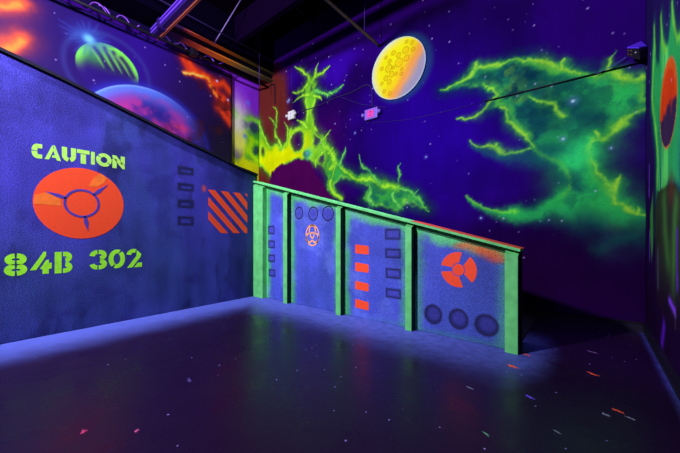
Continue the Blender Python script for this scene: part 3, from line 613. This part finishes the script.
grn = mat('green_post_paint', (82, 164, 100), .55, grain=.22, scale=7, bump=.2)
dk = mat('dark_side', (12, 22, 26), .6)  # near-black colour for the post sides and the end face
to3R = lambda u, v, h: (u, YR - h, v)
for i_, (a, c) in enumerate(posts):
    bm = bmesh.new(); d_ = .115
    hexa(bm, [(a, YR - d_, 0), (c - .008, YR - d_, 0), (c - .008, YR, 0), (a, YR, 0), (a, YR - d_, topR(a) - .07), (c - .008, YR - d_, topR(c) - .07), (c - .008, YR, topR(c) - .0), (a, YR, topR(a) - .0)])
    if False: hexa(bm, [(a + .085, YR - d_ - .03, 0), (a + .115, YR - d_ - .03, 0), (a + .115, YR - d_, 0), (a + .085, YR - d_, 0), (a + .085, YR - d_ - .03, topR(a) - .1), (a + .115, YR - d_ - .03, topR(a) - .1), (a + .115, YR - d_, topR(a) - .1), (a + .085, YR - d_, topR(a) - .1)])
    p = from_bm('post', bm, grn, RP)
    if i_ > 0:
        bm = bmesh.new(); hexa(bm, [(c - .008, YR - d_, 0), (c, YR - d_, 0), (c, YR, 0), (c - .008, YR, 0), (c - .008, YR - d_, topR(c) - .07), (c, YR - d_, topR(c) - .07), (c, YR, topR(c)), (c - .008, YR, topR(c))])
        s_ = from_bm('side_plate', bm, dk, p); s_.data.transform(Matrix.Translation(-RP.location)); s_['label'] = 'dark side of the green post'
def slat(bm, u0, u1, y0, y1, z0, z1): hexa(bm, [(u0, y0, topR(u0) + z0), (u1, y0, topR(u1) + z0), (u1, y1, topR(u1) + z0), (u0, y1, topR(u0) + z0), (u0, y0, topR(u0) + z1), (u1, y0, topR(u1) + z1), (u1, y1, topR(u1) + z1), (u0, y1, topR(u0) + z1)])
bm = bmesh.new(); slat(bm, XP + .02, XE + .02, YR - .125, YR + .13, .0, .035); tr = from_bm('top_rail', bm, grn, RP)
bm = bmesh.new(); slat(bm, -2.1, XE + .03, YR - .128, YR + .132, .0352, .041); from_bm('rail_edge', bm, mat('orange_edge_paint', (180, 56, 34), .6), tr).data.transform(Matrix.Translation(-RP.location))
bm = bmesh.new(); slat(bm, XP + .02, XE + .01, YR - .014, YR - .001, -.075, -.064); from_bm('shadow_gap_strip', bm, mat('shade_line_green', (20, 70, 40), .6), RP)  # dark strip stands in for the line of shade under the rail
bm = bmesh.new(); hexa(bm, [(XE, YR - .02, 0), (XE + .012, YR - .02, 0), (XE + .012, YR + .1, 0), (XE, YR + .1, 0), (XE, YR - .02, topR(XE)), (XE + .012, YR - .02, topR(XE)), (XE + .012, YR + .1, topR(XE)), (XE, YR + .1, topR(XE))]); from_bm('end_plate', bm, dk, RP)
for a, c in win + blu:
    u0, u1, v0, v1 = qrect(a, c); bm = bmesh.new(); rect_ring(bm, u0, u1, v0, v1, .013, to3R); from_bm('window_outline', bm, dark, RP)
for a, c in [((355.3, 245), (368.8, 254)), ((355.3, 263), (368.8, 272.3)), ((355.3, 281.5), (368.8, 291)), ((355.3, 299.5), (368.8, 310))]:
    u0, u1, v0, v1 = qrect(a, c); bm = bmesh.new(); sl = -.03; extrude_poly(bm, [(u0, v0 + .01), (u0 + .02, v0), (u1 - .01, v0 + sl + .02), (u1, v0 + sl + .035), (u1, v1 + sl + .01), (u1 - .02, v1 + sl + .022), (u0 + .01, v1 + .012), (u0, v1)], to3R); from_bm('orange_square', bm, red, RP)
for x, y, rx, ry in ring3:
    q = onY(x, y, YR); bm = bmesh.new(); ribbon(bm, arc(q[0], q[1], rx - .012, ry - .01, 0, 360, 32), .024, to3R); from_bm('ring_outline', bm, dark, RP)
for x, y, rx, ry in pods:
    q = onY(x, y, YR); bm = bmesh.new(); ribbon(bm, arc(q[0], q[1], rx - .012, ry - .012, 0, 360, 32), .016, to3R); from_bm('dark_round_mark', bm, dark, RP)
ru_, rv_ = onY(458.3, 269.7, YR); ro = .247; bm = bmesh.new()
extrude_poly(bm, arc(ru_, rv_, .082, .082, 0, 352, 30), to3R)
for a0, a1 in ((-42, 50), (78, 169), (190, 285)):
    extrude_poly(bm, arc(ru_, rv_, ro, ro, a0, a1, 14) + arc(ru_, rv_, .094, .094, a1 - 8, a0 + 8, 10), to3R)
from_bm('trefoil_emblem', bm, red, RP)['label'] = 'orange red disc cut by three gaps around a hub'
# small amber biohazard-like mark
au, av = onY(312.3, 235.2, YR); bm = bmesh.new(); amber = mat('amber_paint', (220, 140, 84), .6)
ribbon(bm, arc(au, av, .175, .205, 0, 360, 30), .026, to3R)
for a0 in (90, 210, 330):
    c0 = (au + .095 * math.cos(math.radians(a0)), av + .105 * math.sin(math.radians(a0)))
    ribbon(bm, arc(c0[0], c0[1], .085, .09, a0 - 140, a0 + 140, 18), .032, to3R, taper=[.4 + .6 * (1 - abs(i - 9) / 9) + .3 for i in range(19)])
ribbon(bm, arc(au, av, .05, .055, 0, 360, 16), .026, to3R)
from_bm('amber_emblem', bm, amber, RP)['label'] = 'small amber three-lobed mark in a ring'

# ================================================================== THINGS ON THE BACK WALL
# yellow moon disc
mu, mv, mr_ = -3.408 * 6.415 / 6.25, EYE + (5.227 - EYE) * 6.415 / 6.25, .683 * 6.415 / 6.25
MO = thing('moon_disc', 'yellow cratered moon disc mounted high on the purple back wall', 'wall decoration', (mu, 6.415, mv)); refresh()
nr_, na = 60, 150; rs = np.linspace(0.0005, 1, nr_); an = np.linspace(0, 2 * np.pi, na, endpoint=False)
M = Mural.__new__(Mural); RR, AA = np.meshgrid(rs, an, indexing='ij'); M.U = mu + mr_ * RR * np.cos(AA); M.V = mv + mr_ * RR * np.sin(AA); M.n = Noise(77)
n1 = Noise(78); M.wu = M.U + .12 * (n1.fbm(M.U * 4, M.V * 4) - .5); M.wv = M.V + .12 * (n1.fbm(M.V * 4 + 9, M.U * 4) - .5)
M.c = np.zeros(M.U.shape + (3,)) + np.array((222, 205, 20.)); du = (M.wu - mu) / mr_; dv = (M.wv - mv) / mr_
sd = du * .80 - dv * .60
M.blend((190, 196, 180), sm(.62, 1.0, RR) * sm(.1, -.7, du - dv * .5) * .9)
M.blend((235, 175, 30), sm(-.15, .25, sd) * .8); M.blend((226, 134, 70), sm(.15, .42, sd) * .85); M.blend((136, 132, 172), sm(.36, .80, sd) * .95); M.blend((170, 190, 225), sm(.93, 1.0, RR) * .7)
for zx, zy, zr in [(210, 202, 19), (155, 233, 17), (245, 135, 15), (250, 178, 13), (180, 150, 10), (207, 162, 11), (285, 130, 9), (140, 285, 11), (158, 305, 11), (170, 265, 13), (195, 262, 7), (222, 262, 7), (160, 195, 9), (118, 315, 7), (130, 355, 8), (160, 365, 8), (140, 175, 7), (118, 235, 8), (250, 90, 7), (278, 95, 8), (180, 228, 7), (225, 235, 6)]:
    q = onY(360 + zx / 5.33, 25 + zy / 5.33, 6.415); r_ = zr / 5.33 * .0262; dd = np.hypot(M.U - q[0], M.V - q[1])
    M.blend((120, 96, 10), np.exp(-((dd - r_) / .013) ** 2) * .5); M.blend((190, 140, 20), sm(r_, r_ * .3, dd) * .4)
co = np.stack([M.U - mu, np.full_like(M.U, 0.0) - .02 * np.sqrt(np.clip(1 - RR ** 2, 0, 1)), M.V - mv], -1).reshape(-1, 3)
idx = np.arange(nr_ * na).reshape(nr_, na); nx = np.roll(idx, -1, 1); faces = np.stack([idx[:-1], idx[1:], nx[1:], nx[:-1]], -1).reshape(-1, 4).tolist()
rim = idx[-1]; k0 = len(co); co = np.vstack([co, co[rim] + (0, .02, 0)]); faces += [[int(rim[i]), k0 + i, k0 + (i + 1) % na, int(rim[(i + 1) % na])] for i in range(na)]; faces.append([k0 + i for i in range(na)])
me = bpy.data.meshes.new('painted_face'); me.from_pydata(co.tolist(), [], faces); at = me.color_attributes.new('paint', 'FLOAT_COLOR', 'POINT'); c = np.ones((len(co), 4)); ca = alb(M.c.reshape(-1, 3)); c[:k0, :3] = ca; c[k0:, :3] = ca[rim]
at.data.foreach_set('color', c.ravel().astype(np.float32)); me.materials.append(painted('moon_paint', .6, .06, .05)); o = bpy.data.objects.new('painted_face', me); COL.objects.link(o); o.parent = MO
bm = bmesh.new(); box(bm, (mu - .2, 6.435, mv - .2), (mu + .2, YB - .001, mv + .2)); from_bm('wall_bracket', bm, mat('dark_metal', (30, 26, 44), .5, .6), MO)

# emergency lights
def emergency(cx_, cy_, wd, ht, face, label, win_rgb, nm):
    u, v = onY(cx_, cy_, 6.37); T = thing('emergency_light', label, 'emergency light', (u, YB, v), 'emergency lights on the back wall'); refresh()
    shell = mat('white_plastic_' + nm, face, .5, spec=.4, raw=False)
    bm = bmesh.new(); box(bm, (u - wd / 2, 6.36, v - ht / 2), (u + wd / 2, YB - .001, v + ht / 2), .02); from_bm('housing', bm, shell, T)
    bm = bmesh.new(); box(bm, (u - wd * .28, 6.352, v - ht * .34), (u + wd * .24, 6.3605, v + ht * .34), .003); from_bm('cover', bm, mat('cover_' + nm, win_rgb, .4), T)
    for k in range(2):
        bm = bmesh.new(); box(bm, (u - wd * .02 - .012, 6.348, v - ht * .2 + k * ht * .3), (u - wd * .02 + .02, 6.3525, v - ht * .1 + k * ht * .3)); from_bm('indicator', bm, mat('dark_plastic', (40, 30, 70), .4), T)
    for s in (-1, 1):
        bm = bmesh.new(); r = bmesh.ops.create_cone(bm, cap_ends=True, segments=20, radius1=.055, radius2=.035, depth=.08)
        bmesh.ops.transform(bm, matrix=Matrix.Translation((u + s * (wd / 2 + .045), 6.37, v + .01)) @ Matrix.Rotation(math.radians(90 - 12), 4, 'X') @ Matrix.Rotation(math.radians(s * 20), 4, 'Y'), verts=bm.verts)
        box(bm, (min(u + s * wd / 2, u + s * (wd / 2 + .04)), 6.38, v - .005), (max(u + s * wd / 2, u + s * (wd / 2 + .04)), 6.41, v + .025))
        from_bm('lamp_head', bm, shell, T, True)
emergency(370.9, 113.7, .38, .26, (116, 84, 205), 'lilac emergency light with a pink cover below the yellow moon', (205, 60, 165), 'lilac')
emergency(290.9, 115, .28, .26, (190, 190, 200), 'small white emergency light over the green and yellow nebula', (205, 205, 225), 'white')

# dark unit in the upper right corner
u, v = onY(637, 51, 6.2); T = thing('sensor_box', 'dark angular box with small pink dots high in the right corner', 'sensor', (u, YB, v)); refresh()
def ff(x, y, Y): q = onY(x, y, Y); return (q[0], Y, q[1])
P = [ff(627, 56, 6.25), ff(640, 60, 6.12), ff(648, 55, 6.25), ff(641, 54, 6.4), ff(627, 48.5, 6.25), ff(639, 48.6, 6.12), ff(648.2, 46.8, 6.25), ff(641, 42.5, 6.4)]
P = [(min(p[0], XR - .012), p[1], p[2]) for p in P]
bm = bmesh.new(); hexa(bm, P); hb = from_bm('housing', bm, mat('black_plastic', (16, 14, 26), .4), T)
bm = bmesh.new(); hexa(bm, [tuple(Vector(p) + Vector((0, 0, .004))) for p in P[4:]] + [tuple(Vector(p) + Vector((0, 0, .022))) for p in P[4:]]); from_bm('top_cover', bm, mat('violet_plastic', (80, 40, 225), .5), T)
bm = bmesh.new(); bx = Vector(P[0]).lerp(Vector(P[1]), .3); tube(bm, [(u, YB - .001, v - .03), (u, 6.3, v - .02)], .02); from_bm('mounting_arm', bm, mat('dark_metal', (0, 0, 0)), T)
A, Bq, Cq, Dq = map(Vector, (P[0], P[1], P[5], P[4])); nrm = (Bq - A).cross(Dq - A).normalized()
if nrm.y > 0: nrm = -nrm
for s_, t_, c_ in [(.12, .72, 'p'), (.12, .28, 'p'), (.36, .75, 'p'), (.36, .3, 'p'), (.72, .62, 'w')]:
    q = A.lerp(Bq, s_).lerp(Dq.lerp(Cq, s_), t_); bm = bmesh.new(); bmesh.ops.create_uvsphere(bm, u_segments=10, v_segments=6, radius=.011); bmesh.ops.translate(bm, vec=q, verts=bm.verts)
    from_bm('indicator_dot', bm, mat('pink_dot', (100, 50, 76), .4) if c_ == 'p' else mat('white_dot', (150, 150, 180), .4), T)

def run(name, pts, r, m, label, cat, group=None, n=8):
    bm = bmesh.new(); tube(bm, pts, r, n); o = from_bm(name, bm, m, None, True); return tag(o, label, cat, group)
bl = mat('black_rubber', (8, 4, 18), .6); steel = mat('dull_grey_steel', (88, 76, 96), .45, .3); violet = mat('violet_steel', (84, 50, 190), .5); vio2 = mat('dim_violet_wire', (48, 26, 110), .7)
z_ = 4.05
run('conduit', [(-1.60, YB - .022, z_), (XR - .005, YB - .022, z_)], .012, bl, 'black conduit running along the back wall to the right corner', 'conduit')
run('cable', [(-4.2, YB - .012, 4.22), (-3.2, YB - .012, 4.07), (-2.4, YB - .008, 4.05), (-1.62, YB - .008, 4.05)], .004, vio2, 'thin cable from the lilac emergency light to the black conduit', 'cable')
def wall_pts(P, Y=YB - .02): return [(onY(x, y, Y)[0], Y, onY(x, y, Y)[1]) for x, y in P]
def smooth_pts(P, n=6):
    P = [Vector(p) for p in P]; out = []
    for i in range(len(P) - 1):
        p0, p1, p2, p3 = P[max(i - 1, 0)], P[i], P[i + 1], P[min(i + 2, len(P) - 1)]
        for k in range(n):
            t = k / n; out.append(.5 * ((2 * p1) + (-p0 + p2) * t + (2 * p0 - 5 * p1 + 4 * p2 - p3) * t * t + (-p0 + 3 * p1 - 3 * p2 + p3) * t ** 3))
    return out + [P[-1]]
run('cable', smooth_pts(wall_pts([(300, 111), (315, 107), (335, 98), (352, 92), (364, 85.5), (370, 86), (372, 95), (372, 107)])), .009, mat('grey_violet_wire', (44, 34, 80), .6), 'dark wire rising from the white emergency light to the lilac one', 'cable')
run('cable', smooth_pts(wall_pts([(318, 88), (330, 94), (345, 98.5), (360, 104), (370, 105.5), (386, 107.5)], YB - .05)), .005, vio2, 'faint violet wire crossing the wall left of the moon', 'cable')
run('cable', smooth_pts(wall_pts([(291.8, 68), (292, 90), (292, 109)])), .006, mat('rust_wire', (60, 30, 60), .6), 'wire dropping straight to the white emergency light', 'cable')
run('cable', smooth_pts(wall_pts([(596, 74), (612, 66), (622, 60), (626, 57)], YB - .06)), .006, mat('blue_wire', (60, 70, 150), .6), 'slim wire hanging from the dark corner box across the nebula', 'cable')

# ================================================================== OVERHEAD STEELWORK
run('ceiling_conduit', [(-4.0, YB - .002, 6.05), (-4.0, 3.0, 6.05), (-4.0, 0, 6.05)], .035, steel, 'grey conduit running overhead and ending beside the moon disc', 'conduit', n=10)
run('hanger_rod', [(-4.0, 5.80, 6.09), (-4.0, 5.80, ZC - .002)], .008, vio2, 'thin rod holding the grey conduit near the moon', 'rod')
run('ceiling_conduit', [(-6.2, YB - .002, 7.60), (-6.2, 0, 7.60)], .03, mat('dim_steel', (46, 34, 60), .5, .3), 'dim grey conduit close under the dark ceiling', 'conduit')
run('ceiling_cable', [(-7.8, YB - .002, 6.93), (-7.8, 0, 6.93)], .015, mat('dim_violet_steel', (46, 32, 90), .5), 'faint violet line strung above the orange lit beams', 'cable')
# beam along X, violet top highlight and orange glow from below painted on
BX = thing('steel_beam', 'violet steel beam crossing overhead from the mural board toward the camera', 'beam', (-8.4, 3.07, 6.4)); refresh()
bm = bmesh.new(); box(bm, (-8.55, 3.0, 6.42), (-2.0, 3.15, 6.58), .01); from_bm('web', bm, mat('deep_violet_steel', (30, 10, 84), .5), BX)
bm = bmesh.new(); box(bm, (-8.55, 2.965, 6.56), (-2.0, 3.02, 6.60)); box(bm, (-8.55, 2.97, 6.47), (-2.0, 2.998, 6.52)); from_bm('flange', bm, mat('violet_highlight_steel', (84, 44, 190), .5), BX)
bm = bmesh.new(); box(bm, (-8.55, 3.12, 6.385), (-2.0, 3.17, 6.418)); from_bm('lower_flange', bm, mat('orange_glow_steel', (120, 56, 40), .5), BX)
bm = bmesh.new(); box(bm, (-8.12, 2.95, 6.40), (-7.98, 3.17, 6.64), .01); from_bm('clamp', bm, mat('deep_violet_steel', (0, 0, 0)), BX)
for y in (.6, 5.0):
    T = thing('ceiling_joist', ['dim joist just under the ceiling near the camera', 'dim violet joist under the ceiling before the back wall'][y > 3], 'joist', (-4, y, 7.2)); refresh()
    bm = bmesh.new(); box(bm, (-8.0, y - .01, 6.95), (XR - .02, y + .01, ZC - .001)); box(bm, (-8.0, y - .07, 6.93), (XR - .02, y + .07, 6.95)); from_bm('joist_steel', bm, mat('joist_paint', (10, 2, 26), .9, spec=0), T)
# pair of beams along the left wall, orange to yellow bounce light painted on
om = mat('beam_bounce_tint', (0, 0, 0)); n_ = om.node_tree; bs = n_.nodes['Principled BSDF']; gg = n_.nodes.new('ShaderNodeNewGeometry'); ss = n_.nodes.new('ShaderNodeSeparateXYZ'); n_.links.new(gg.outputs['Position'], ss.inputs[0])
rm = n_.nodes.new('ShaderNodeMapRange'); rm.inputs[1].default_value = 2.6; rm.inputs[2].default_value = 6.3; n_.links.new(ss.outputs[1], rm.inputs[0]); cr = n_.nodes.new('ShaderNodeValToRGB'); n_.links.new(rm.outputs[0], cr.inputs[0])
e = cr.color_ramp.elements; e[0].color = (*alb((34, 10, 50)), 1); e[1].color = (*alb((70, 66, 40)), 1)
for p_, c_ in ((.25, (40, 14, 60)), (.34, (190, 76, 50)), (.55, (220, 110, 26)), (.75, (120, 108, 40))): q = e.new(p_); q.color = (*alb(c_), 1)
n_.links.new(cr.outputs[0], bs.inputs['Base Color'])
T = thing('steel_beam', 'orange and yellow lit steel beam running along the top of the left wall', 'beam', (-8.1, 4, 6.5)); refresh()
bm = bmesh.new(); box(bm, (-8.30, 3.175, 6.46), (-8.06, YB - .002, 6.49)); box(bm, (-8.11, 3.175, 6.66), (-8.04, YB - .002, 6.72)); from_bm('flange', bm, om, T)
bm = bmesh.new(); box(bm, (-8.22, 3.175, 6.491), (-8.14, YB - .002, 6.80)); from_bm('web', bm, mat('black_web', (10, 5, 16), .6), T)
bm = bmesh.new(); box(bm, (XL + .01, .8, 6.80), (-8.05, YB - .002, ZC - .002)); tag(from_bm('duct', bm, mat('dark_blue_duct', (6, 3, 22), .9, spec=0)), 'dark boxed duct above the orange lit beam at the left', 'duct')
run('drop_pipe', smooth_pts([(-8.25, 6.428, 6.36), (-8.1, 6.428, 6.36), (-8.0, 6.428, 6.3), (-7.98, 6.428, 6.0), (-7.98, 6.428, 5.68)], 3), .018, bl, 'short black pipe bending down by the left corner of the back wall', 'pipe')
run('hanger_rod', [(-7.95, 5.80, 6.0), (-7.95, 5.80, ZC - .001)], .010, mat('rod_steel', (60, 34, 110), .5), 'upright thin rod near the left corner of the back wall', 'rod')
run('brace_rod', [(-8.03, 4.35, 6.66), (-7.2, 4.7, ZC - .002)], .014, mat('lilac_rod', (110, 90, 160), .5), 'slanting thin brace rod rising from the orange lit beam', 'rod')
# loose cables sagging along the top of the boards
rnd = random.Random(4)
labels = ['violet cable drooping over the mural board near the picture top', 'looped violet cable just left of the violet beam', 'pale violet cable tangle right of the violet beam', 'violet cable sagging between the violet beam and the orange one']
for k_, (ya, yb, c_) in enumerate([(.9, 2.1, (92, 40, 150)), (1.9, 2.8, (120, 60, 200)), (3.28, 4.0, (150, 110, 250)), (4.1, 5.0, (110, 60, 210))]):
    P = []; y = ya; i = 0
    while y < yb: P.append((-8.45 + rnd.uniform(-.04, .06), y, 6.46 + .09 * math.sin(i * 1.9 + k_) + rnd.uniform(-.03, .03))); y += .13; i += 1
    run('loose_cable', smooth_pts(P), .014, mat('loose_cable_%d' % k_, c_, .5), labels[k_], 'cable', n=6)
T = thing('black_pipe', 'black pipe with a clamp along the top edge of the mural board', 'pipe', (-8.32, 3.95, 6.33)); refresh()
bm = bmesh.new(); tube(bm, [(-8.32, -1, 6.33), (-8.32, YB - .002, 6.33)], .035, 10); from_bm('pipe_run', bm, bl, T, True)
bm = bmesh.new(); box(bm, (-8.42, 3.86, 6.27), (-8.24, 4.02, 6.44), .02); from_bm('clamp_body', bm, bl, T)
bm = bmesh.new(); tube(bm, [(-8.33, 3.94, 6.43), (-8.33, 3.94, 6.52)], .02); from_bm('bolt', bm, steel, T)

# ================================================================== PAINT DRIPS ON THE FLOOR
def splat(px, py, size, rgbn, col_, label, n=5, st=2.2):
    cx0, cy0 = onF(px, py); bm = bmesh.new(); R_ = random.Random(int(px * 7 + py)); N_ = 30; lob = [R_.choice((.35, .5, .7, 1.0, 1.5)) for _ in range(N_)]
    pts = [(cx0 + math.cos(t * 2 * math.pi / N_ + YAW) * size * lob[t] * .75, cy0 + math.sin(t * 2 * math.pi / N_) * size * lob[t] * .5) for t in range(N_)]
    extrude_poly(bm, pts, lambda a_, b_, h: (a_, b_, h + .0012), .0012)
    tag(from_bm('paint_splatter', bm, mat(rgbn, col_, .5)), label, 'paint splatter', 'paint splatters on the floor')
for a in [(512, 366, .07, 'orange_drip', (190, 64, 40), 'largest orange paint splatter on the floor in front of the end post', 7), (527, 355, .05, 'orange_drip', 0, 'orange paint splatter right at the foot of the end post', 5),
          (593, 374, .05, 'orange_drip', 0, 'orange paint splatter on the dark floor near the back right corner', 4), (618, 411, .035, 'orange_drip', 0, 'small orange paint drip among pale flecks at the lower right', 2),
          (470, 388, .035, 'pale_drip', (90, 96, 120), 'pale flecks on the floor below the round dark marks', 5), (530, 397, .04, 'blue_drip', (80, 60, 200), 'blue violet paint smudge alone on the dark floor', 2),
          (606, 415, .035, 'pale_drip', 0, 'pale flecks just left of the small orange drip', 5), (630, 418, .03, 'pale_drip', 0, 'pale flecks just right of the small orange drip', 4),
          (486, 434, .028, 'green_drip', (80, 130, 110), 'small greenish drip near the bottom edge of the floor', 2), (592, 352, .05, 'pale_violet_drip', (90, 60, 110), 'dull violet splatter on the floor toward the back wall', 5),
          (83, 432, .05, 'red_drip', (150, 40, 90), 'dull red splatter at the lower left of the floor', 3), (137, 431, .03, 'pink_drip', (150, 60, 110), 'pinkish flecks on the floor left of centre', 4), (189, 380, .06, 'violet_drip', (60, 50, 110), 'faint violet scuff in the middle of the left floor', 2),
          (557, 432, .025, 'pale_drip', 0, 'tiny pale flecks at the lower right edge of the floor', 3)]:
    splat(a[0], a[1], a[2], a[3], a[4], a[5], a[6])
